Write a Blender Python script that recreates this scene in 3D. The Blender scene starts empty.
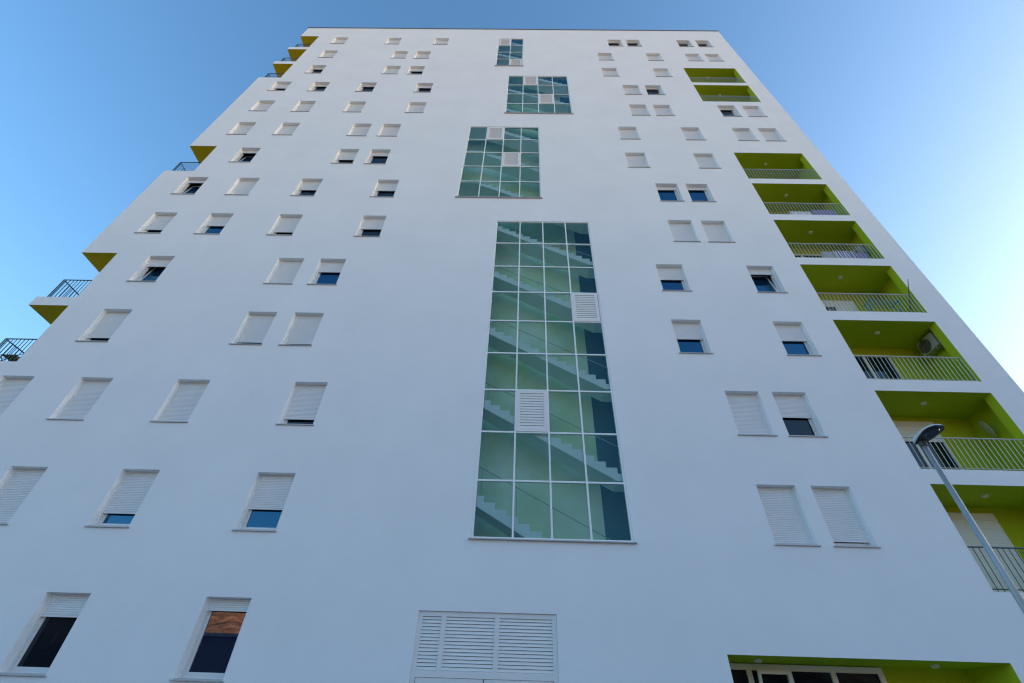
import bpy, bmesh, math, random
from mathutils import Vector, Matrix
random.seed(7)
S = bpy.context.scene
COL = S.collection
R = math.radians

# ------------------------------------------------------------------ helpers
class MB:
    """collects boxes, quads and tubes; build() links them as ONE mesh object"""
    def __init__(s):
        s.v = []; s.f = []; s.mi = []
    def quad(s, a, b, c, d, m=0):
        n = len(s.v); s.v += [tuple(a), tuple(b), tuple(c), tuple(d)]
        s.f.append((n, n+1, n+2, n+3)); s.mi.append(m)
    def poly(s, pts, m=0):
        n = len(s.v); s.v += [tuple(p) for p in pts]
        s.f.append(tuple(range(n, n+len(pts)))); s.mi.append(m)
    def box(s, x0, x1, y0, y1, z0, z1, m=0):
        n = len(s.v)
        s.v += [(x, y, z) for x in (x0, x1) for y in (y0, y1) for z in (z0, z1)]
        for q in ((0,1,3,2), (4,6,7,5), (0,4,5,1), (2,3,7,6), (0,2,6,4), (1,5,7,3)):
            s.f.append(tuple(n+i for i in q)); s.mi.append(m)
    def prism(s, pts, y0, y1, m=0):
        """pts: outline in x,z"""
        n = len(s.v); k = len(pts)
        s.v += [(x, y0, z) for x, z in pts] + [(x, y1, z) for x, z in pts]
        s.f.append(tuple(n+i for i in range(k))); s.f.append(tuple(n+2*k-1-i for i in range(k)))
        s.mi += [m, m]
        for i in range(k):
            j = (i+1) % k
            s.f.append((n+i, n+k+i, n+k+j, n+j)); s.mi.append(m)
    def tube(s, p, q, r0, r1=None, seg=8, m=0, cap=True):
        r1 = r0 if r1 is None else r1
        p = Vector(p); q = Vector(q); d = (q-p).normalized()
        u = d.orthogonal().normalized(); w = d.cross(u)
        n = len(s.v)
        for c, r in ((p, r0), (q, r1)):
            for i in range(seg):
                a = 2*math.pi*i/seg
                s.v.append(tuple(c + u*(math.cos(a)*r) + w*(math.sin(a)*r)))
        for i in range(seg):
            j = (i+1) % seg
            s.f.append((n+i, n+j, n+seg+j, n+seg+i)); s.mi.append(m)
        if cap:
            s.f.append(tuple(n+seg-1-i for i in range(seg))); s.f.append(tuple(n+seg+i for i in range(seg)))
            s.mi += [m, m]
    def mesh(s, name, mats, bevel=0, recalc=True):
        me = bpy.data.meshes.new(name)
        me.from_pydata(s.v, [], s.f)
        for m in (mats if isinstance(mats, (list, tuple)) else [mats]): me.materials.append(m)
        me.polygons.foreach_set('material_index', s.mi)
        bm = bmesh.new(); bm.from_mesh(me)
        bmesh.ops.remove_doubles(bm, verts=bm.verts, dist=1e-5)
        if recalc: bmesh.ops.recalc_face_normals(bm, faces=bm.faces)
        if bevel: bmesh.ops.bevel(bm, geom=bm.edges[:], offset=bevel, segments=2, affect='EDGES', profile=0.5, clamp_overlap=True)
        bm.to_mesh(me); bm.free()
        return me
    def build(s, name, mats, parent=None, loc=(0,0,0), bevel=0, recalc=True):
        return link(name, s.mesh(name, mats, bevel, recalc), parent, loc)

def link(name, me, parent=None, loc=(0,0,0)):
    o = bpy.data.objects.new(name, me); COL.objects.link(o)
    o.location = loc
    if parent: o.parent = parent
    return o
def empty(name, loc=(0,0,0)):
    return link(name, None, None, loc)
def tag(o, label=None, cat=None, group=None, kind=None):
    if label: o['label'] = label
    if cat: o['category'] = cat
    if group: o['group'] = group
    if kind: o['kind'] = kind
    return o

# ---------------------------------------------------------------- materials
def mat(name, col, rough=0.6, metal=0.0, spec=0.5):
    m = bpy.data.materials.new(name); m.use_nodes = True
    b = m.node_tree.nodes['Principled BSDF']
    b.inputs['Base Color'].default_value = (*col, 1)
    b.inputs['Roughness'].default_value = rough
    b.inputs['Metallic'].default_value = metal
    b.inputs['Specular IOR Level'].default_value = spec
    return m
def vary(m, amount=0.06, scale=1.2, detail=5, tint=None, bump=0.0, bscale=60, stretch=None):
    """mottles the base colour with object-space noise; optional fine bump"""
    nt = m.node_tree; N = nt.nodes; L = nt.links
    b = N['Principled BSDF']; col = b.inputs['Base Color'].default_value[:]
    tc = N.new('ShaderNodeTexCoord'); src = tc.outputs['Object']
    if stretch:
        mp = N.new('ShaderNodeMapping'); mp.inputs['Scale'].default_value = stretch
        L.new(src, mp.inputs['Vector']); src = mp.outputs['Vector']
    n = N.new('ShaderNodeTexNoise'); n.inputs['Scale'].default_value = scale; n.inputs['Detail'].default_value = detail
    n.inputs['Roughness'].default_value = 0.6
    L.new(src, n.inputs['Vector'])
    r = N.new('ShaderNodeValToRGB')
    r.color_ramp.elements[0].position = 0.3; r.color_ramp.elements[1].position = 0.7
    t = tint or (1, 1, 1)
    r.color_ramp.elements[0].color = tuple(max(0, c*(1-amount)*k) for c, k in zip(col[:3], t)) + (1,)
    r.color_ramp.elements[1].color = tuple(min(1, c*(1+amount)) for c in col[:3]) + (1,)
    L.new(n.outputs['Fac'], r.inputs['Fac']); L.new(r.outputs['Color'], b.inputs['Base Color'])
    if bump:
        n2 = N.new('ShaderNodeTexNoise'); n2.inputs['Scale'].default_value = bscale; n2.inputs['Detail'].default_value = 3
        L.new(tc.outputs['Object'], n2.inputs['Vector'])
        bp = N.new('ShaderNodeBump'); bp.inputs['Strength'].default_value = bump; bp.inputs['Distance'].default_value = 0.01
        L.new(n2.outputs['Fac'], bp.inputs['Height']); L.new(bp.outputs['Normal'], b.inputs['Normal'])
    return m

M = {}
M['plaster'] = vary(mat('white_plaster', (0.875, 0.89, 0.90), 0.92, spec=0.2), 0.03, 0.45, 9, bump=0.35, bscale=38)
M['lime'] = vary(mat('lime_paint', (0.47, 0.555, 0.018), 0.8, spec=0.25), 0.05, 0.8, 5, bump=0.15, bscale=50)
M['mustard'] = vary(mat('mustard_paint', (0.56, 0.47, 0.012), 0.8, spec=0.25), 0.05, 0.8, 5, bump=0.15, bscale=50)
M['pvc'] = mat('white_pvc', (0.80, 0.81, 0.80), 0.35)
M['sframe'] = mat('white_aluminium', (0.90, 0.92, 0.92), 0.35)
M['shutter'] = vary(mat('shutter_slats', (0.83, 0.84, 0.84), 0.5), 0.03, 2.0)
M['louvre'] = mat('louvre_aluminium', (0.84, 0.83, 0.80), 0.5)
M['sill'] = mat('sill_metal', (0.50, 0.51, 0.52), 0.45, 0.2)
M['coping'] = mat('roof_flashing', (0.16, 0.18, 0.21), 0.5, 0.3)
def pane_mat(name, room, ior, refl):
    """window glass over a dark room: a coloured mirror layer over a near-black base"""
    m = mat(name, room, 0.9, spec=0); nt = m.node_tree; N = nt.nodes; L = nt.links
    g = N.new('ShaderNodeBsdfGlossy'); g.inputs['Roughness'].default_value = .012; g.inputs['Color'].default_value = (*refl, 1)
    fr = N.new('ShaderNodeFresnel'); fr.inputs['IOR'].default_value = ior; mx = N.new('ShaderNodeMixShader')
    L.new(fr.outputs[0], mx.inputs[0]); L.new(N['Principled BSDF'].outputs[0], mx.inputs[1]); L.new(g.outputs[0], mx.inputs[2])
    L.new(mx.outputs[0], N['Material Output'].inputs['Surface']); return m
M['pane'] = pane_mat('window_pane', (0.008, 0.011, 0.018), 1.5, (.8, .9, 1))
M['pane_dim'] = pane_mat('dim_pane', (0.006, 0.012, 0.020), 1.25, (.30, .55, 1))
M['pane_mirror'] = pane_mat('mirror_pane', (0.006, 0.016, 0.045), 2.3, (.85, .85, .95))
M['pane_blue'] = pane_mat('sky_blue_pane', (0.003, 0.022, 0.055), 2.3, (.20, .62, 1))  # blue of the reflected sky put into base and mirror colour
M['rail'] = mat('galvanised_rail', (0.50, 0.53, 0.53), 0.4, 0.4)
M['lowrail'] = mat('lowest_rail_dark', (0.09, 0.13, 0.15), 0.45, 0.3)  # darker rail colour for the lowest right balcony
M['darkrail'] = mat('painted_rail', (0.05, 0.09, 0.11), 0.45, 0.3)
M['lamp'] = mat('lamp_diffuser', (0.75, 0.74, 0.70), 0.4)
M['iwhite'] = vary(mat('stair_white_paint', (0.94, 0.95, 0.95), 0.8), 0.03, 1.5)
M['iback'] = vary(mat('stair_lime_paint', (0.82, 0.91, 0.86), 0.8), 0.10, 0.45, tint=(.80, .98, .48))
M['igrey'] = vary(mat('stair_grey_paint', (0.46, 0.50, 0.49), 0.8), 0.04, 1.0)
M['idark'] = vary(mat('stair_dark_strip', (0.06, 0.14, 0.19), 0.6), .1, 1)  # darker right strip of the stairwell back wall
M['acwhite'] = vary(mat('ac_casing', (0.40, 0.40, 0.36), 0.6), 0.10, 4)
M['acdark'] = mat('ac_grille', (0.13, 0.13, 0.11), 0.6)
M['teal'] = mat('teal_plastic', (0.02, 0.25, 0.33), 0.4)
M['pole'] = vary(mat('lamp_pole_paint', (0.36, 0.40, 0.41), 0.45, 0.4), 0.16, 6, stretch=(1, 1, 0.3))
M['head'] = mat('lamp_head_paint', (0.62, 0.66, 0.67), 0.4, 0.1)
M['lens'] = mat('lamp_lens', (0.03, 0.04, 0.07), 0.12)
M['under'] = mat('lamp_underside', (0.05, 0.06, 0.065), 0.5)

def glass(name, tint, ior, refl):
    m = bpy.data.materials.new(name); m.use_nodes = True
    nt = m.node_tree; nt.nodes.clear(); N = nt.nodes; L = nt.links
    o = N.new('ShaderNodeOutputMaterial'); mx = N.new('ShaderNodeMixShader')
    t = N.new('ShaderNodeBsdfTransparent'); t.inputs['Color'].default_value = (*tint, 1)
    g = N.new('ShaderNodeBsdfGlossy'); g.inputs['Roughness'].default_value = 0.01
    g.inputs['Color'].default_value = (*refl, 1)
    fr = N.new('ShaderNodeFresnel'); fr.inputs['IOR'].default_value = ior
    L.new(fr.outputs[0], mx.inputs[0]); L.new(t.outputs[0], mx.inputs[1]); L.new(g.outputs[0], mx.inputs[2])
    L.new(mx.outputs[0], o.inputs['Surface'])
    return m
M['sglass'] = glass('stair_glass', (0.84, 1.0, 1.0), 1.55, (0.40, 0.85, 1.0))
M['dglass'] = glass('door_glass', (0.40, 0.50, 0.50), 1.5, (.9, .95, .95))

# --------------------------------------------------------------- dimensions
XL, XR, ZT, DEP = -17.75, 15.50, 45.10, 16.0      # facade edges, height, depth
Z0 = 42.85                                        # lintel of the top storey; storeys are 3 m
WW, WH = 1.03, 1.53
def zr(k): return Z0 - 3*k
C = dict(a=-16.29, b=-14.88, c=-13.77, d=-10.69, e=-9.66, f=-7.99, g=-6.99, h=5.29, i=6.33, j=7.76, k=8.81, m=11.64, n=13.10)
SH = 1.60                                         # fully lowered
ROWS = [
 [('b',SH),('d',SH),('g',SH),('i',.16),('j',.14),('m',.12),('n',.13)],
 [('b',SH),('e',SH),('f',SH),('h',SH),('k',SH),('m',SH),('n',SH)],
 [('b',.26),('e',SH),('f',.46),('h',SH),('k',SH)],
 [('a',.66),('c',.28),('d',.22),('g',.36),('i',SH),('j',.15)],
 [('a',SH),('c',SH),('d',SH),('g',SH),('i',SH),('j',SH),('m',.18),('n',SH)],
 [('a',SH),('c',SH),('e',SH),('f',SH),('h',SH),('k',SH),('m',SH),('n',SH)],
 [('b',.22),('e',.80),('f',.36),('h',SH),('k',SH)],
 [('a',.22),('c',SH),('d',.72),('g',.69),('i',.27),('j',.24)],
 [('a',1.03),('c',.69),('d',1.06),('g',.75),('i',SH),('j',SH)],
 [('b',.44),('e',SH),('f',.60),('h',.70),('k',.30)],
 [('b',1.20),('e',1.27),('f',1.29),('h',.74),('k',.73)],
 [('a',1.34),('c',SH),('d',SH),('g',1.22),('i',SH),('j',.78)],
 [('a',SH),('c',SH),('d',1.11),('g',.91),('i',SH),('j',1.34)],
 [('a',SH),('c',SH),('d',.43),('g',.22)],
]
ROWS[12] = [('c',SH),('d',1.11),('g',.91),('i',SH),('j',1.34)]
ROWS[13] = [('d',.43),('g',.22)]
STAIRS = [  # x0, x1, z0, z1, columns, rows, louvre cells (row from the top, column)
 (-2.07, -0.16, 37.00, 42.90, 2, 4, [(0,0),(3,1)]),
 (-1.11,  2.84, 29.40, 35.27, 4, 4, [(0,1),(2,2)]),
 (-3.04,  0.86, 20.40, 27.66, 4, 5, [(0,1),(2,2)]),
 (-1.10,  2.89,  5.28, 18.60, 4, 9, [(3,3),(6,1)]),
]
LOG = [(10.95, 14.48, zr(k)+0.13-2.57, zr(k)+0.13) for k in (2,3,6,7,8,9,10,11,12)]
GLOG = (4.52, 10.41, 0.35, 3.05)
DOOR = (-2.13, 0.94, 0.30, 3.70)
NX = -16.27                                       # inner edge of the left corner balconies
NOTCH = [(zr(k)+0.13-2.57 if k not in (0,1,2) else zr(k)+0.20-2.53, zr(k)+(0.13 if k > 2 else 0.20)) for k in (0,1,2,6,9,10)]
NDEP = 2.0

# ------------------------------------------------------------- the building
B = empty('apartment_building', (0, 0, 0))
tag(B, 'tall white plastered apartment tower with lime green balconies and a glazed staircase', 'building')

holes = []; SHOLES = [s[:4] for s in STAIRS]
for k, row in enumerate(ROWS):
    for c, s in row: holes.append((C[c], C[c]+WW, zr(k)-WH, zr(k)))
for s in STAIRS: holes.append(s[:4])
holes += LOG + [GLOG, DOOR]
def panel(mb, holes, u0, u1, v0, v1, P, m=0):
    """a wall sheet with rectangular holes; P maps (u, v) to a point"""
    us = sorted({u0, u1, *[h[0] for h in holes], *[h[1] for h in holes]})
    vs = sorted({v0, v1, *[h[2] for h in holes], *[h[3] for h in holes]})
    us = [u for u in us if u0-1e-6 <= u <= u1+1e-6]; vs = [v for v in vs if v0-1e-6 <= v <= v1+1e-6]
    for j in range(len(vs)-1):
        cv = (vs[j]+vs[j+1])/2
        act = [h for h in holes if h[2] < cv < h[3]]
        run = None
        for i in range(len(us)-1):
            cu = (us[i]+us[i+1])/2
            hole = any(h[0] < cu < h[1] for h in act)
            if not hole: mb.quad(P(us[i], vs[j]), P(us[i+1], vs[j]), P(us[i+1], vs[j+1]), P(us[i], vs[j+1]), m)
w = MB()
nholes = [(XL, NX, a, b) for a, b in NOTCH]
panel(w, holes + nholes, XL, XR, 0, ZT, lambda u, v: (u, 0, v))
panel(w, [(0, NDEP, a, b) for a, b in NOTCH], 0, DEP, 0, ZT, lambda u, v: (XL, u, v))
w.quad((XR,0,0), (XR,DEP,0), (XR,DEP,ZT), (XR,0,ZT))
w.quad((XL,DEP,0), (XR,DEP,0), (XR,DEP,ZT), (XL,DEP,ZT))
w.quad((XL,0,ZT), (XR,0,ZT), (XR,DEP,ZT), (XL,DEP,ZT))
for (x0, x1, z0, z1) in holes:                      # plaster reveals
    if (x0, x1, z0, z1) in LOG or (x0, x1, z0, z1) == GLOG: continue
    d = 0.11 if (x0, x1, z0, z1) in SHOLES else 0.30
    w.quad((x0,0,z0), (x0,d,z0), (x0,d,z1), (x0,0,z1)); w.quad((x1,0,z0), (x1,d,z0), (x1,d,z1), (x1,0,z1))
    w.quad((x0,0,z1), (x1,0,z1), (x1,d,z1), (x0,d,z1)); w.quad((x0,0,z0), (x1,0,z0), (x1,d,z0), (x0,d,z0))
w.build('wall', M['plaster'], B)
cp = MB()
cp.box(XL-.05, XR+.05, -.05, .30, ZT+.002, ZT+.055); cp.box(XL-.05, XL+.3, .30, DEP+.05, ZT+.002, ZT+.055); cp.box(XR-.3, XR+.05, .30, DEP+.05, ZT+.002, ZT+.055)
cp.build('roof_coping', M['coping'], B)

# windows: frame > pane, shutter, sill (meshes shared)
def frame_mesh(closed):
    b = MB()
    for s in (0, 1):
        x0 = 0.003 if s == 0 else WW-.043
        b.box(x0, x0+.04, .142, .205, .035, WH-.003)                       # shutter guide
    if closed: b.box(.043, WW-.043, .188, .205, .035, WH-.003)
    if not closed:
        for s in (0, 1):
            x0 = 0.003 if s == 0 else WW-.068
            b.box(x0, x0+.065, .21, .285, .035, WH-.003)
            if closed is None: continue
            x2 = .071 if s == 0 else WW-.121
            b.box(x2, x2+.05, .222, .275, .105, WH-.073)
        b.box(.068, WW-.068, .21, .285, .035, .103); b.box(.068, WW-.068, .21, .285, WH-.07, WH-.003)
        if closed is not None: b.box(.121, WW-.121, .222, .275, .105, .155); b.box(.121, WW-.121, .222, .275, WH-.123, WH-.073)
    return b.mesh('frame', M['pvc'], 0.004)
FR = {True: frame_mesh(True), False: frame_mesh(False)}
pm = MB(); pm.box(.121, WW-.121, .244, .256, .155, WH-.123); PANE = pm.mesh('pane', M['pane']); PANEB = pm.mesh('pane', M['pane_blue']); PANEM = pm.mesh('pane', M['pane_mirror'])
BLUE = {(6,'b'),(7,'a'),(7,'i'),(7,'j'),(8,'c'),(9,'b'),(9,'f'),(9,'h'),(9,'k'),(10,'h'),(10,'k'),(12,'d'),(12,'g'),(13,'g')}  # panes that get the sky reflection as colour
sm = MB()
sm.box(-.045, WW+.045, -.042, -.003, -.016, .004); sm.box(.003, WW-.003, -.003, .285, -.0, .033)
SILL = sm.mesh('sill', M['sill'])
TILTED = {(9,'k'), (9,'b'), (7,'a'), (6,'b')}
FR['tilted'] = frame_mesh(None)
def tilt(mb, a):
    ca, sa = math.cos(a), math.sin(a)
    mb.v = [(x, .25+(y-.25)*ca+(z-.10)*sa, .10-(y-.25)*sa+(z-.10)*ca) for x, y, z in mb.v]
    return mb
b = MB(); b.box(.06, .125, .225, .28, .105, WH-.08); b.box(WW-.125, WW-.06, .225, .28, .105, WH-.08); b.box(.125, WW-.125, .225, .28, .105, .165); b.box(.125, WW-.125, .225, .28, WH-.14, WH-.08)
SASH = tilt(b, R(9)).mesh('open_sash', M['pvc'], .004)
b = MB(); b.box(.125, WW-.125, .246, .258, .165, WH-.14); SPANEB = tilt(b, R(9)).mesh('pane', M['pane_blue'])
SHM = {}
def shutter_mesh(drop):
    drop = min(drop, WH-.04)
    if drop in SHM: return SHM[drop]
    b = MB(); p = .045; z = WH-.003; zb = WH-drop
    while z > zb+1e-4:
        z1 = max(zb, z-p)
        # one slat: slightly bowed outwards with a narrow groove at its foot
        ya, yb, yc = .172, .166, .171
        zm = (z+z1)/2
        b.quad((.043,ya,z), (WW-.043,ya,z), (WW-.043,yb,zm), (.043,yb,zm))
        b.quad((.043,yb,zm), (WW-.043,yb,zm), (WW-.043,yc,z1+.007), (.043,yc,z1+.007))
        b.quad((.043,yc,z1+.007), (WW-.043,yc,z1+.007), (WW-.043,.182,z1+.005), (.043,.182,z1+.005))
        b.quad((.043,.182,z1+.005), (WW-.043,.182,z1+.005), (WW-.043,ya,z1), (.043,ya,z1))
        z = z1
    b.box(.043, WW-.043, .162, .186, zb-.03, zb)                           # bottom bar
    SHM[drop] = b.mesh('shutter', M['shutter'])
    return SHM[drop]
for k, row in enumerate(ROWS):
    for c, drop in row:
        closed = drop > 1.45
        f = link('window', FR['tilted' if (k, c) in TILTED else closed], B, (C[c], 0, zr(k)-WH))
        link('shutter', shutter_mesh(drop), f)
        link('sill', SILL, f)
        if (k, c) in TILTED:
            link('open_sash', SASH, f); link('pane', SPANEB, f)
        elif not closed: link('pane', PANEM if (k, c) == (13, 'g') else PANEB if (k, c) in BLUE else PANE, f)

# glazed staircase bands: frame > pane, louvre_panel, sill
for (x0, x1, z0, z1, nc, nr, lv) in STAIRS:
    b = MB(); fw = .05
    cw = (x1-x0-2*fw)/nc; ch = (z1-z0-2*fw)/nr; ax = x0+fw; az = z0+fw
    e = .003
    b.box(x0+e, x0+fw, .02, .10, z0+e, z1-e); b.box(x1-fw, x1-e, .02, .10, z0+e, z1-e)
    b.box(x0+fw, x1-fw, .02, .10, z0+e, z0+fw); b.box(x0+fw, x1-fw, .02, .10, z1-fw, z1-e)
    for i in range(1, nc): b.box(ax+i*cw-.024, ax+i*cw+.024, .025, .10, z0+fw, z1-fw)
    for i in range(nc):
        for j in range(1, nr):
            xa = ax+i*cw+(.024 if i else 0); xb = ax+(i+1)*cw-(.024 if i < nc-1 else 0)
            b.box(xa, xb, .03, .10, az+j*ch-.024, az+j*ch+.024)
    f = b.build('stair_window', M['sframe'], B)
    g = MB()
    for i in range(nc):
        for j in range(nr):
            if (nr-1-j, i) in lv: continue
            t1, t2 = random.gauss(0, .004), random.gauss(0, .004)   # every pane sits a little differently in its gasket
            g.quad((ax+i*cw, .06-t1-t2, az+j*ch), (ax+(i+1)*cw, .06+t1-t2, az+j*ch), (ax+(i+1)*cw, .06+t1+t2, az+(j+1)*ch), (ax+i*cw, .06-t1+t2, az+(j+1)*ch))
    g.build('pane', M['sglass'], f, recalc=False)
    for (r, i) in lv:
        xa, xb = ax+i*cw+.02, ax+(i+1)*cw-.02; za = az+(nr-1-r)*ch+.02; zb = za+ch-.04
        p = MB(); t = .11
        p.box(xa, xa+t, .012, .09, za, zb); p.box(xb-t, xb, .012, .09, za, zb)
        p.box(xa+t, xb-t, .012, .09, za, za+t); p.box(xa+t, xb-t, .012, .09, zb-t, zb)
        n = 13; h = (zb-za-2*t)/n
        for q in range(n):
            zq = za+t+q*h
            p.poly([(xa+t,.018,zq+.004), (xb-t,.018,zq+.004), (xb-t,.032,zq+h*.93), (xa+t,.032,zq+h*.93)])
            p.poly([(xa+t,.018,zq+.004), (xb-t,.018,zq+.004), (xb-t,.060,zq-.002), (xa+t,.060,zq-.002)])
        p.quad((xa+t,.088,za+t), (xb-t,.088,za+t), (xb-t,.088,zb-t), (xa+t,.088,zb-t))
        p.build('louvre_panel', M['louvre'], f)
    s = MB(); s.box(x0-.06, x1+.06, -.07, -.003, z0-.03, z0-.004)
    s.build('sill', M['sill'], f)

# the staircase behind the glass
sw = MB(); SX0, SX1, SY0, SY1 = -3.3, 3.12, .12, 1.28
sw.quad((SX0,SY1,4.6), (2.45,SY1,4.6), (2.45,SY1,44.5), (SX0,SY1,44.5), 0)
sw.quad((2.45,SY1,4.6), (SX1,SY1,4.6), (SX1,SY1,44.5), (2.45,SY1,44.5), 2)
sw.quad((SX0,SY0,4.6), (SX0,SY1,4.6), (SX0,SY1,44.5), (SX0,SY0,44.5), 1)
sw.quad((SX1,SY0,4.6), (SX1,SY1,4.6), (SX1,SY1,44.5), (SX1,SY0,44.5), 1)
sw.quad((SX0,SY0,4.6), (SX1,SY0,4.6), (SX1,SY1,4.6), (SX0,SY1,4.6), 1)
sw.quad((SX0,SY0,44.5), (SX1,SY0,44.5), (SX1,SY1,44.5), (SX0,SY1,44.5), 1)
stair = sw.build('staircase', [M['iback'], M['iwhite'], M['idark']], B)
NR = 17; RI = 3.0/NR; TR = .30
for j in range(0, 13):
    ztop = 7.12+3*j; b = MB(); x = -2.05
    pts = [(x, ztop)]
    for n in range(NR):
        pts.append((x, ztop-n*RI)) if n else None
        pts.append((x, ztop-(n+1)*RI)); x += TR; pts.append((x, ztop-(n+1)*RI))
    xe, ze = pts[-1]
    pts += [(xe, ze-.20), (xe-.35, ze-.20), (-2.05, ztop-.40)]
    b.prism(pts[1:], .15, .86)
    b.build('stair_flight', M['iwhite'], stair)
    s = MB(); s.box(SX0+.01, -2.06, .15, .87, ztop-.22, ztop)
    s.build('landing_slab', M['iwhite'], stair)
    h = MB(); h.tube((-2.1, .83, ztop+.98), (xe, .83, ze+.98+RI), .013)
    for q in range(0, 6): 
        xq = -2.0+q*1.0; h.tube((xq, .83, ztop-(xq+2.05)/TR*RI), (xq, .83, ztop-(xq+2.05)/TR*RI+.97), .008, seg=6)
    h.build('handrail', M['rail'], stair)

# balconies on the right: lining > railing, ceiling_lamp, door parts
def railing(x0, x1, y, z0, h, parent, m, side=None, pitch=.145):
    b = MB()
    def run(p, q):
        p = Vector(p); q = Vector(q); L = (q-p).length; n = max(2, round(L/pitch)); d = (q-p)/n
        b.tube(p+Vector((0,0,h)), q+Vector((0,0,h)), .021, seg=8); b.tube(p+Vector((0,0,.07)), q+Vector((0,0,.07)), .014, seg=6)
        for i in range(n+1):
            c = p+d*i; b.tube(c+Vector((0,0,.02)), c+Vector((0,0,h)),   .011 if i not in (0, n) else .018, seg=6)
    run((x0, y, z0), (x1, y, z0))
    if side: run((x0, y+.05, z0), (x0, side, z0))
    return b.build('railing', m, parent)
def ceiling_lamp(x, y, z, parent):
    b = MB(); n = 14
    prof = [(.085, 0), (.085, -.03), (.075, -.05), (.045, -.065), (0.001, -.07)]
    for (r0, h0), (r1, h1) in zip(prof, prof[1:]):
        for i in range(n):
            a, c = 2*math.pi*i/n, 2*math.pi*(i+1)/n
            b.quad((x+r0*math.cos(a), y+r0*math.sin(a), z+h0), (x+r0*math.cos(c), y+r0*math.sin(c), z+h0),
                   (x+r1*math.cos(c), y+r1*math.sin(c), z+h1), (x+r1*math.cos(a), y+r1*math.sin(a), z+h1))
    b.build('ceiling_lamp', M['lamp'], parent)
BD = 1.50; XI = 14.86; T = .30
def balcony_door(xa, xb, y, za, zb, parent, drop, head=True):
    b = MB(); f = .075
    b.box(xa, xa+f, y-.09, y-.01, za, zb); b.box(xb-f, xb, y-.09, y-.01, za, zb); b.box(xa+f, xb-f, y-.09, y-.01, zb-f, zb); b.box(xa+f, xb-f, y-.09, y-.01, za, za+.10)
    xm = xa+(xb-xa)*.5; b.box(xm-.05, xm+.05, y-.085, y-.01, za+.10, zb-f)
    if head: b.box(xa-.0, xb+.0, y-.10, y-.008, zb+.003, zb+.20)           # shutter box
    b.build('door_frame', M['pvc'], parent, bevel=.004)
    g = MB(); g.quad((xa+f,y-.05,za+.1), (xb-f,y-.05,za+.1), (xb-f,y-.05,zb-f), (xa+f,y-.05,zb-f))
    g.build('door_pane', M['pane'], parent)
    if drop:
        s = MB(); z = zb-.002
        while z > zb-drop:
            s.quad((xa+.03,y-.10,z), (xb-.03,y-.10,z), (xb-.03,y-.11,z-.02), (xa+.03,y-.11,z-.02)); s.quad((xa+.03,y-.11,z-.02), (xb-.03,y-.11,z-.02), (xb-.03,y-.10,z-.05), (xa+.03,y-.10,z-.05)); z -= .05
        s.build('door_shutter', M['shutter'], parent)
DROPS = [0, 0, 0, 0, 0, 1.9, 0, .55, 1.9]
for i, (x0, x1, z0, z1) in enumerate(LOG):
    b = MB()
    # reveals of the 30 cm deep front frame
    b.quad((x0,0,z0), (x0,T,z0), (x0,T,z1), (x0,0,z1)); b.quad((x1,0,z0), (x1,T,z0), (x1,T,z1), (x1,0,z1))
    b.quad((x0,0,z1), (x1,0,z1), (x1,T,z1), (x0,T,z1)); b.quad((x0,0,z0), (x1,0,z0), (x1,T,z0), (x0,T,z0))
    # room behind it
    b.quad((x1,T,z0), (XI,T,z0), (XI,T,z1), (x1,T,z1))
    b.quad((x0,T,z0), (x0,BD,z0), (x0,BD,z1), (x0,T,z1)); b.quad((XI,T,z0), (XI,BD,z0), (XI,BD,z1), (XI,T,z1))
    b.quad((x0,BD,z0), (XI,BD,z0), (XI,BD,z1), (x0,BD,z1))
    b.quad((x0,T,z1), (XI,T,z1), (XI,BD,z1), (x0,BD,z1)); b.quad((x0,T,z0), (XI,T,z0), (XI,BD,z0), (x0,BD,z0))
    o = b.build('balcony', M['lime'], B)
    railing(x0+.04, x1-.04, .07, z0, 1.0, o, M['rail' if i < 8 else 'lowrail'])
    ceiling_lamp(12.85, .62, z1-.001, o)
    balcony_door(11.65, 13.56, BD, z0+.005, z0+(2.17 if i > 5 else 2.02), o, DROPS[i], i > 6)
# ground floor recess with its white glazed front
x0, x1, z0, z1 = GLOG; D = 1.25
b = MB()
b.quad((x0,0,z0), (x0,D,z0), (x0,D,z1), (x0,0,z1)); b.quad((x1,0,z0), (x1,D,z0), (x1,D,z1), (x1,0,z1))
b.quad((x0,0,z1), (x1,0,z1), (x1,D,z1), (x0,D,z1)); b.quad((x0,0,z0), (x1,0,z0), (x1,D,z0), (x0,D,z0)); b.quad((x0,D,z0), (x1,D,z0), (x1,D,z1), (x0,D,z1))
o = b.build('entrance_recess', M['lime'], B)
b = MB(); xa, xb, zt = x0+.01, 8.42, 3.03
b.box(xa, xb, D-.10, D-.01, zt-.12, zt)
for p in (xa, 5.32, 6.22, 7.22, xb-.12): b.box(p, p+.12, D-.10, D-.01, z0+.01, zt-.12)
b.build('entrance_frame', M['pvc'], o, bevel=.006)
b = MB(); b.quad((xa+.12,D-.05,z0+.02), (xb-.12,D-.05,z0+.02), (xb-.12,D-.05,zt-.12), (xa+.12,D-.05,zt-.12)); b.build('entrance_pane', M['pane_dim'], o)
b = MB()                                              # one sash standing tilted inwards at its head
for q in ((5.46, 5.53), (6.13, 6.20)): b.poly([(q[0],D-.11,1.9), (q[1],D-.11,1.9), (q[1],D-.32,zt-.15), (q[0],D-.32,zt-.15)]); b.poly([(q[0],D-.15,1.9), (q[1],D-.15,1.9), (q[1],D-.36,zt-.15), (q[0],D-.36,zt-.15)])
b.box(5.46, 6.20, D-.36, D-.31, zt-.21, zt-.14); b.build('open_sash', M['pvc'], o)
ceiling_lamp(5.40, .60, z1-.001, o); ceiling_lamp(9.25, .60, z1-.001, o)
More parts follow.
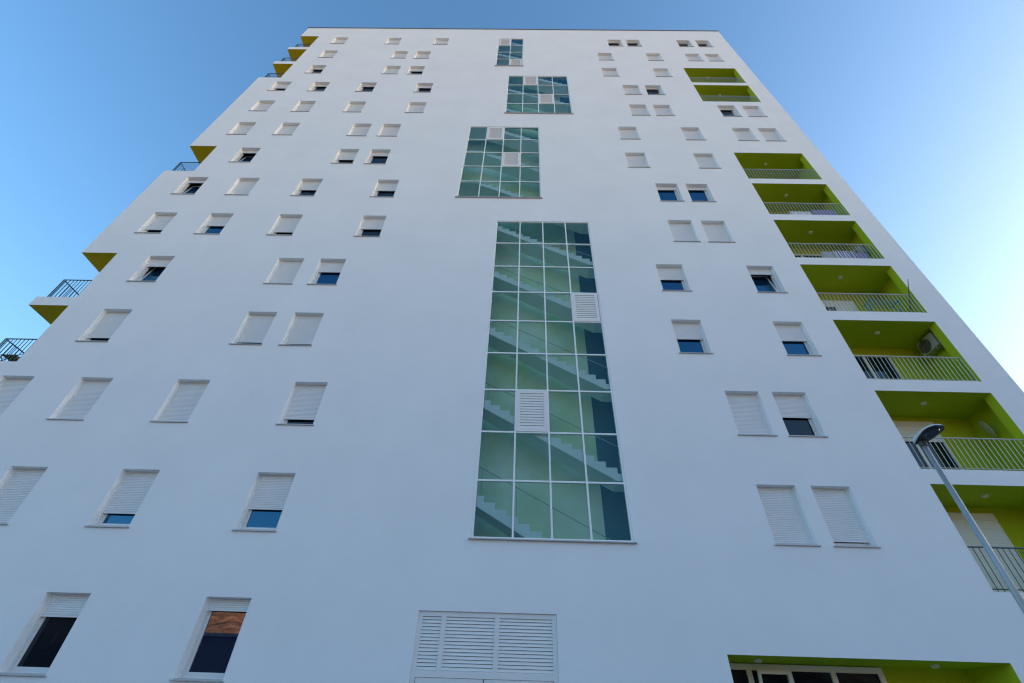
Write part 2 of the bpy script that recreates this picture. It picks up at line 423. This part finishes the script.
# corner balconies on the left
for n, (z0, z1) in enumerate(NOTCH):
    b = MB(); D = NDEP
    b.quad((XL,0,z1), (NX,0,z1), (NX,D,z1), (XL,D,z1)); b.quad((XL,0,z0), (NX,0,z0), (NX,D,z0), (XL,D,z0))
    b.quad((NX,0,z0), (NX,D,z0), (NX,D,z1), (NX,0,z1)); b.quad((XL,D,z0), (NX,D,z0), (NX,D,z1), (XL,D,z1))
    o = b.build('corner_balcony', M['mustard'], B)
    railing(XL+.22, NX-.03, .12, z0, 1.05, o, M['darkrail'], side=D-.05, pitch=.13)
# service door with louvres beside the entrance
x0, x1, z0, z1 = DOOR; e = .003
b = MB(); Y = .07; bars = [x0+.04, -1.555, -.375, x1-.04]
b.box(x0+e, x0+.10, Y-.03, Y+.06, z0, z1-e); b.box(x1-.10, x1-e, Y-.03, Y+.06, z0, z1-e); b.box(x0+.10, x1-.10, Y-.03, Y+.06, z1-.10, z1-e)
b.box(x0+.10, x1-.10, Y-.03, Y+.06, 2.50, 2.62)
for xc in bars[1:3]: b.box(xc-.055, xc+.055, Y-.032, Y+.06, 2.62, z1-.10)
f = b.build('service_door', M['pvc'], B)
for xa, xb in ((x0+.10, -1.61), (-1.50, -.43), (-.32, x1-.10)):
    p = MB(); n = 15; h = (z1-.10-2.62)/n
    for q in range(n):
        zq = 2.62+q*h
        p.poly([(xa,Y-.02,zq+.006), (xb,Y-.02,zq+.006), (xb,Y-.002,zq+h*.93), (xa,Y-.002,zq+h*.93)])
        p.poly([(xa,Y-.02,zq+.006), (xb,Y-.02,zq+.006), (xb,Y+.03,zq), (xa,Y+.03,zq)])
    p.quad((xa,Y+.05,2.62), (xb,Y+.05,2.62), (xb,Y+.05,z1-.10), (xa,Y+.05,z1-.10))
    p.build('louvre_panel', M['louvre'], f)
for xa, xb in ((x0+.11, -.62), (-.60, x1-.11)):
    p = MB(); p.box(xa, xb, Y-.02, Y+.05, z0+.01, 2.495); p.box(xa+.12, xb-.12, Y-.028, Y-.02, z0+.2, 2.36)
    p.build('door_leaf', M['pvc'], f, bevel=.004)

# ------------------------------------------- things on the balconies
LJ, LI, LH, LK, LL = LOG[5], LOG[4], LOG[3], LOG[6], LOG[7]
def ac_unit(x, y0, y1, z0, z1, label):
    """outdoor unit on the side wall, its fan grille facing into the balcony"""
    a = empty('air_conditioner', (x, (y0+y1)/2, z0)); tag(a, label, 'air conditioner')
    L2 = (y1-y0)/2; h = z1-z0
    b = MB(); b.box(.012, .27, -L2, L2, 0, h); b.build('casing', M['acwhite'], a, bevel=.012)
    g = MB(); cy, cz, rr = L2*.22, h*.5, min(h*.44, L2*.7)
    for k in range(6):
        r = rr*(k+1)/6
        for i in range(24):
            p, q = 2*math.pi*i/24, 2*math.pi*(i+1)/24
            g.tube((0, cy+r*math.cos(p), cz+r*math.sin(p)), (0, cy+r*math.cos(q), cz+r*math.sin(q)), .007, seg=5, cap=False)
    for i in range(8): g.tube((.003, cy, cz), (.003, cy+rr*math.cos(i*math.pi/4), cz+rr*math.sin(i*math.pi/4)), .007, seg=5)
    n = 24; g.poly([(.009, cy+rr*math.cos(2*math.pi*i/n), cz+rr*math.sin(2*math.pi*i/n)) for i in range(n)])
    g.build('fan_grille', M['acdark'], a)
    for s in (-.6, .6):
        br = MB(); br.box(.03, .345, s*L2-.015, s*L2+.015, -.04, -.003); br.build('bracket', M['rail'], a)
ac_unit(14.50, .42, 1.14, 12.30, 12.86, 'grey wall mounted air conditioner high in the balcony corner, two floors above the lamp head')
ac_unit(14.45, .55, 1.24, 17.55, 18.05, 'small air conditioner hidden in shade above the balcony with laundry')

def sheet(x0, x1, y, z0, z1, m, name, label, group=None, cat='laundry', waves=3, seed=0):
    rnd = random.Random(seed); nx, nz = 22, 8; vs = []; fs = []
    ph = rnd.random()*6
    for j in range(nz+1):
        for i in range(nx+1):
            u, v = i/nx, j/nz
            vs.append((x0+(x1-x0)*u, y+.025*(1-v*.6)*math.sin(u*waves*6.28+ph), z0+(z1-z0)*v-.02*(1-v)*math.sin(u*5+ph)))
    for j in range(nz):
        for i in range(nx):
            a = j*(nx+1)+i; fs.append((a, a+1, a+nx+2, a+nx+1))
    me = bpy.data.meshes.new(name); me.from_pydata(vs, [], fs); me.materials.append(m)
    for p in me.polygons: p.use_smooth = True
    o = link(name, me); md = o.modifiers.new('thick', 'SOLIDIFY'); md.thickness = .006
    return tag(o, label, cat, group)
def stripes(name, c1, c2, scale):
    m = mat(name, c1, .9, spec=.1); nt = m.node_tree; N = nt.nodes; L = nt.links
    tc = N.new('ShaderNodeTexCoord'); wv = N.new('ShaderNodeTexWave'); wv.inputs['Scale'].default_value = scale; wv.inputs['Distortion'].default_value = .6
    r = N.new('ShaderNodeValToRGB'); r.color_ramp.elements[0].position = .45; r.color_ramp.elements[1].position = .55
    r.color_ramp.elements[0].color = (*c1, 1); r.color_ramp.elements[1].color = (*c2, 1)
    L.new(tc.outputs['Object'], wv.inputs['Vector']); L.new(wv.outputs['Fac'], r.inputs['Fac']); L.new(r.outputs['Color'], N['Principled BSDF'].inputs['Base Color'])
    return m
M['cl_white'] = mat('white_cotton', (.78, .77, .80), .9, spec=.1)
M['cl_stripe'] = stripes('striped_cotton', (.75, .74, .80), (.16, .13, .28), 3.0)
M['cl_violet'] = mat('violet_cotton', (.30, .26, .46), .9, spec=.1)
M['cl_grey'] = mat('grey_cotton', (.48, .50, .52), .9, spec=.1)
zi = LI[2]
sheet(12.30, 12.72, .17, zi+.10, zi+.62, M['cl_grey'], 'laundry_towel', 'grey towel drying at the left of the striped sheet', seed=1, waves=1.5)
sheet(12.76, 13.62, .16, zi+.06, zi+.66, M['cl_stripe'], 'laundry_sheet', 'white and dark striped sheet drying behind a balcony railing', seed=2)
sheet(13.68, 14.08, .18, zi+.05, zi+.58, M['cl_violet'], 'laundry_cloth', 'violet cloth drying at the right of the striped sheet', seed=3, waves=1.5)
zh = LH[2]
sheet(12.05, 13.02, .17, zh+.05, zh+.50, M['cl_white'], 'laundry_sheet', 'pale sheet hanging low behind railing beside a violet bedspread', seed=4)
sheet(13.08, 14.15, .18, zh+.05, zh+.66, M['cl_violet'], 'laundry_bedspread', 'wide violet bedspread hanging behind railing one floor above the striped sheet', seed=5)
# drying rack, pole and crates one floor below
zj = LJ[2]
rk = empty('drying_rack', (13.72, .60, zj)); tag(rk, 'teal folding drying rack standing behind the railing near a leaning pole', 'drying rack')
for s in (-1, 1):
    b = MB(); x = s*.56
    b.tube((x, -.28, 0), (x*.98, .18, 1.06), .018); b.tube((x, .28, 0), (x*.98, -.18, 1.06), .018)
    b.tube((x, -.2, 1.06), (x, .2, 1.06), .018); b.build('leg_frame', M['teal'], rk)
b = MB()
for i in range(7): b.tube((-.56, -.2+i*.066, 1.06), (.56, -.2+i*.066, 1.06), .009, seg=6)
b.build('rack_wires', M['teal'], rk)
pl = MB(); pl.tube((14.33, .09, zj+.82), (14.33, -.32, zj+1.42), .022, .010); pl.tube((14.33, .60, zj+.03), (14.33, .09, zj+.82), .025, .022)
tag(pl.build('wooden_pole', mat('weathered_wood', (.16, .12, .08), .8)), 'thin dark pole leaning out over the railing beside the teal drying rack', 'pole')
M['crate'] = mat('black_plastic', (.02, .022, .03), .5)
def crate(x, wd, h, label, y=.30, m='crate', group=None):
    b = MB(); d = .22
    b.box(-wd/2, wd/2, -d/2, d/2, 0, .02)
    for k in range(3):
        za = .03+k*(h-.03)/3; zb = za+(h-.03)/3-.03
        b.box(-wd/2, wd/2, -d/2, -d/2+.015, za, zb); b.box(-wd/2, wd/2, d/2-.015, d/2, za, zb)
        b.box(-wd/2, -wd/2+.015, -d/2+.015, d/2-.015, za, zb); b.box(wd/2-.015, wd/2, -d/2+.015, d/2-.015, za, zb)
    for sx in (-1, 1):
        for sy in (-1, 1): b.box(sx*(wd/2-.012)-.014, sx*(wd/2-.012)+.014, sy*(d/2-.012)-.014, sy*(d/2-.012)+.014, .02, h)
    tag(b.build('crate', M[m], None, (x, y, zj+.002)), label, 'crate', group)
crate(11.33, .30, .42, 'tall black crate at the left end of the balcony with the drying rack')
for i in range(5):
    crate(11.78+i*.24, .20, .22, 'small black crate in a row behind the balcony railing', group='small black crates in a row')
# satellite dish one floor below the air conditioner
ds = empty('satellite_dish', (14.80, 1.0, LL[2]+1.85)); tag(ds, 'round satellite dish on the side wall of the balcony behind the lamp head', 'satellite dish')
b = MB(); n = 24; rr = .30
nrm = Vector((.76, -.58, .28)).normalized(); u = nrm.orthogonal().normalized(); v = nrm.cross(u)
ring = []
for k in range(5):
    r = rr*k/4; ring.append([tuple(Vector((-.18,0,0)) + (u*math.cos(2*math.pi*i/n)+v*math.sin(2*math.pi*i/n))*max(r, .001) + nrm*(r*r*.55)) for i in range(n)])
for k in range(4):
    for i in range(n): b.quad(ring[k][i], ring[k][(i+1)%n], ring[k+1][(i+1)%n], ring[k+1][i])
o = b.build('dish', mat('dish_paint', (.52, .52, .50), .5), ds); md = o.modifiers.new('thick', 'SOLIDIFY'); md.thickness = .015
b = MB(); b.tube((.05, 0, -.05), (-.18, 0, 0), .02); b.tube(Vector((-.18,0,0))-v*.3, Vector((-.18,0,0))+nrm*.36, .010); b.tube(Vector((-.18,0,0))+nrm*.34, Vector((-.18,0,0))+nrm*.43, .03); b.build('arm', M['rail'], ds)
# folded chair on a left corner balcony
zk = NOTCH[5][0]
fc = empty('folding_chair', (-17.02, .42, zk)); tag(fc, 'dark slatted folding chair on a left corner balcony behind the railing', 'chair')
dk = mat('dark_slats', (.05, .05, .05), .6)
b = MB()
for i in range(6): b.box(-.26+i*.088, -.26+i*.088+.06, -.22, .20, .42, .44)
b.build('seat', dk, fc)
b = MB()
for i in range(6): x = -.26+i*.088; b.poly([(x,.22,.5), (x+.06,.22,.5), (x+.06,.34,.95), (x,.34,.95)]); b.poly([(x,.24,.5), (x+.06,.24,.5), (x+.06,.36,.95), (x,.36,.95)])
b.build('backrest', dk, fc)
for s in (-1, 1):
    b = MB(); b.tube((s*.28, -.25, 0), (s*.28, .36, .98), .014); b.build('leg', M['rail'], fc)
    b = MB(); b.tube((s*.28, .28, 0), (s*.28, -.22, .44), .014); b.build('leg', M['rail'], fc)

# ------------------------------------------------------------- street lamp
LX, LY = 5.56, -6.0
lp = empty('street_lamp', (LX, LY, .12)); tag(lp, 'slim grey street lamp with flat led head standing before the tower', 'street lamp')
b = MB()
b.tube((0,0,.02), (0,0,.9), .075, .07, 16); b.tube((0,0,.9), (0,0,4.74), .041, .030, 16); b.tube((0,0,0), (0,0,.03), .16, .16, 16)
b.tube((0,0,.9), (0,0,.94), .07, .05, 16)
o = b.build('pole', M['pole'], lp)
for p in o.data.polygons: p.use_smooth = True
hd = MB(); n = 20
# head: a flat, tapered shell reaching towards the road (-y)
def outline(t):
    """half width along the head, t from 0 (pole) to 1 (tip)"""
    return .075 + .085*math.sin(min(1, t*1.25)*math.pi*.5) - (0 if t < .72 else .16*((t-.72)/.28)**2.2*.62)
LEN = .44; secs = []
for i in range(n+1):
    t = i/n; y = .07-LEN*t; hw = outline(t)*.82; top = .10*(1-.72*t**1.6)*(1 if t < .97 else .7); z = 4.70+.05*t
    prof = []
    for k in range(9):
        a = math.pi*k/8; prof.append((-hw*math.cos(a), y, z+top*math.sin(a)**.6 if 0 < k < 8 else z))
    secs.append(prof)
for i in range(n):
    for k in range(8): hd.quad(secs[i][k], secs[i][k+1], secs[i+1][k+1], secs[i+1][k], 0)
    hd.quad(secs[i][0], secs[i][8], secs[i+1][8], secs[i+1][0], 1)
hd.poly(secs[0], 0); hd.poly(secs[n], 0)
h = hd.build('lamp_head', [M['head'], M['under']], lp)
for p in h.data.polygons: p.use_smooth = p.material_index == 0
b = MB(); m2 = 24; cy = .07-LEN*.66
pts = [(.078*math.cos(2*math.pi*i/m2), cy+.115*math.sin(2*math.pi*i/m2), 4.70+.05*((.07-(cy+.115*math.sin(2*math.pi*i/m2)))/LEN)-.004) for i in range(m2)]
b.poly(pts); low = [(p[0]*.8, cy+(p[1]-cy)*.8, p[2]-.022) for p in pts]; b.poly(low)
for i in range(m2): b.quad(pts[i], pts[(i+1)%m2], low[(i+1)%m2], low[i])
b.build('lens', M['lens'], h)
b = MB(); b.tube((0, .0, 4.64), (0, .0, 4.715), .045, .05, 14); b.build('collar', M['under'], h)

# --------------------------------------------------------------- the setting
M['ground'] = vary(mat('dry_ground', (.36, .25, .16), .95, spec=.1), .25, .15, 6)
M['asphalt'] = vary(mat('asphalt', (.055, .055, .058), .9, spec=.2), .2, 1.5, 6)
M['paving'] = vary(mat('concrete_paving', (.24, .235, .23), .9, spec=.2), .10, .8, 6)
M['kerb'] = vary(mat('kerb_stone', (.42, .41, .39), .9, spec=.2), .08, 2)
M['linepaint'] = mat('road_paint', (.75, .75, .73), .7)
b = MB(); b.quad((-1500,-1500,0), (1500,-1500,0), (1500,1500,0), (-1500,1500,0)); tag(b.build('ground', M['ground']), kind='structure')
b = MB(); b.box(-60, 60, -8.2, 18, -.05, .12); tag(b.build('pavement', M['paving']), kind='structure')
b = MB(); b.box(-60, 60, -8.36, -8.203, -.05, .125); tag(b.build('kerb', M['kerb']), kind='structure')
b = MB(); b.quad((-300,-16.5,.004), (300,-16.5,.004), (300,-8.36,.004), (-300,-8.36,.004)); tag(b.build('road', M['asphalt']), kind='structure')
b = MB()
for i in range(-30, 31): b.quad((i*6,-12.5,.008), (i*6+3,-12.5,.008), (i*6+3,-12.38,.008), (i*6,-12.38,.008))
tag(b.build('road_marking', M['linepaint']), kind='structure')
# the dry hillside across the road, which the lower panes mirror
hm = mat('hill_rock', (.30, .17, .075), .95, spec=.1); nt = hm.node_tree; N = nt.nodes; L = nt.links
tc = N.new('ShaderNodeTexCoord'); n1 = N.new('ShaderNodeTexNoise'); n1.inputs['Scale'].default_value = .22; n1.inputs['Detail'].default_value = 8; n1.inputs['Roughness'].default_value = .7
rp = N.new('ShaderNodeValToRGB'); rp.color_ramp.elements[0].position = .40; rp.color_ramp.elements[0].color = (.13, .09, .03, 1); rp.color_ramp.elements[1].position = .56; rp.color_ramp.elements[1].color = (.62, .26, .09, 1)
e2 = rp.color_ramp.elements.new(.66); e2.color = (.56, .42, .30, 1)
L.new(tc.outputs['Object'], n1.inputs['Vector']); L.new(n1.outputs['Fac'], rp.inputs['Fac']); L.new(rp.outputs['Color'], N['Principled BSDF'].inputs['Base Color'])
from mathutils import noise
vs = []; fs = []; nx, ny = 120, 50
for j in range(ny+1):
    for i in range(nx+1):
        x = -420+840*i/nx; y = -95-260*j/ny; t = j/ny
        z = 80*(t**.8)*(.75+.35*noise.noise(Vector((x*.006, y*.006, 3)))) + 5*noise.noise(Vector((x*.03, y*.03, 0)))*min(1, t*4) + 2*noise.noise(Vector((x*.1, y*.1, 9)))*min(1, t*6)
        vs.append((x, y, z-.3))
for j in range(ny):
    for i in range(nx): a = j*(nx+1)+i; fs.append((a, a+1, a+nx+2, a+nx+1))
me = bpy.data.meshes.new('hill'); me.from_pydata(vs, [], fs); me.materials.append(hm)
for p in me.polygons: p.use_smooth = True
tag(link('hill', me), kind='structure')
def house(x, y, wd, dp, h, wallcol, label):
    o = empty('house', (x, y, 0)); tag(o, label, 'house')
    b = MB(); b.box(-wd/2, wd/2, -dp/2, dp/2, 0, h)
    b.build('wall', vary(mat('shaded_house_plaster', wallcol, .9), .06, .6), o)  # dark wall colour holds the shade the house stands in
    r = MB(); r.box(-wd/2-.3, wd/2+.3, -dp/2-.3, dp/2+.3, h+.003, h+.28); r.build('roof', M['coping'], o)
    for fl in range(int(h//3)):
        for i in range(int(wd//3)):
            xx = -wd/2+1.5+i*3
            p = MB(); zb = fl*3+1
            p.box(xx-.55, xx+.55, dp/2+.004, dp/2+.05, zb-.06, zb); p.box(xx-.55, xx-.48, dp/2+.004, dp/2+.04, zb, zb+1.4); p.box(xx+.48, xx+.55, dp/2+.004, dp/2+.04, zb, zb+1.4); p.box(xx-.48, xx+.48, dp/2+.004, dp/2+.04, zb+1.33, zb+1.4)
            f = p.build('window', M['under'], o)
            q = MB(); q.box(xx-.48, xx+.48, dp/2+.004, dp/2+.02, zb, zb+1.33); q.build('pane', M['pane'], f)
house(-28, -46, 22, 11, 8.3, (.07, .075, .09), 'low flat roofed house across the road from the tower, walls coloured dark for shade')
house(-52, -48, 22, 12, 13.2, (.08, .075, .075), 'four storey flat roofed house across the road, walls coloured dark for shade')

def block(x0, x1, y0, y1, h, label):  # unseen building, added to keep low sun off the forecourt
    o = empty('apartment_building', ((x0+x1)/2, (y0+y1)/2, 0)); tag(o, label, 'building')
    a, c = (x1-x0)/2, (y1-y0)/2
    b = MB(); b.box(-a, a, -c, c, 0, h); b.build('wall', vary(mat('grey_plaster', (.42, .41, .40), .9), .05, .5), o)
    b = MB(); b.box(-a-.3, a+.3, -c-.3, c+.3, h+.003, h+.35); b.build('roof', M['coping'], o)
    for fl in range(1, int(h//3)):
        for i in range(int(2*c//4)):
            yy = -c+2+i*4; zb = fl*3+.9; xx = -a
            p = MB(); p.box(xx-.05, xx-.004, yy-.7, yy-.62, zb, zb+1.5); p.box(xx-.05, xx-.004, yy+.62, yy+.7, zb, zb+1.5); p.box(xx-.05, xx-.004, yy-.62, yy+.62, zb+1.42, zb+1.5); p.box(xx-.08, xx-.004, yy-.75, yy+.75, zb-.06, zb)
            f = p.build('window', M['pvc'], o)
            q = MB(); q.box(xx-.025, xx-.004, yy-.62, yy+.62, zb, zb+1.42); q.build('pane', M['pane'], f)
block(52, 68, -42, 12, 21, 'plain grey block added outside the view at right, shading the street')
# ------------------------------------------------------- sky, sun and camera
SUN_EL, SUN_AZ = 9.0, 87.0        # azimuth from +y (into the picture) towards +x
W = bpy.data.worlds.new('World'); S.world = W; W.use_nodes = True
nt = W.node_tree; bg = nt.nodes['Background']
sky = nt.nodes.new('ShaderNodeTexSky'); sky.sky_type = 'NISHITA'; sky.sun_disc = False
sky.sun_elevation = R(SUN_EL); sky.sun_rotation = R(SUN_AZ); sky.altitude = 0; sky.air_density = 1.0; sky.dust_density = 1.6; sky.ozone_density = 2.0
hs = nt.nodes.new('ShaderNodeHueSaturation'); hs.inputs['Saturation'].default_value = 1.17
nt.links.new(sky.outputs[0], hs.inputs['Color']); nt.links.new(hs.outputs[0], bg.inputs['Color']); bg.inputs['Strength'].default_value = 0.114
sd = Vector((math.sin(R(SUN_AZ))*math.cos(R(SUN_EL)), math.cos(R(SUN_AZ))*math.cos(R(SUN_EL)), math.sin(R(SUN_EL))))
sl = bpy.data.lights.new('sun', 'SUN'); sl.energy = 5.0; sl.angle = R(.53); sl.color = (1, .84, .66)
so = link('sun', sl, None, (60, 60, 80)); so.rotation_euler = sd.to_track_quat('Z', 'Y').to_euler()

cd = bpy.data.cameras.new('camera'); cam = link('camera', cd)
a = Vector((9.99670570e-01, -2.10148520e-04, 2.56652914e-02)); u = Vector((-0.01956896, -0.653275, 0.75686778)); f = Vector((-0.01660744, 0.75712069, 0.6530639))
cam.matrix_world = Matrix(((a.x, u.x, -f.x, 0), (a.y, u.y, -f.y, -11.685), (a.z, u.z, -f.z, 1.6), (0, 0, 0, 1)))
cd.sensor_width = 36; cd.lens = 459.126*36/1024; cd.clip_start = .05; cd.clip_end = 5000
S.camera = cam
S.render.engine = 'CYCLES'
S.cycles.max_bounces = 14; S.cycles.diffuse_bounces = 8; S.cycles.transparent_max_bounces = 12
S.view_settings.view_transform = 'Standard'; S.view_settings.look = 'None'; S.view_settings.gamma = 1
S.view_settings.exposure = 2.1; S.view_settings.use_curve_mapping = False
S.render.filter_size = 1.2
S.cycles.filter_width = 1.2
S.render.resolution_x, S.render.resolution_y = 1024, 683
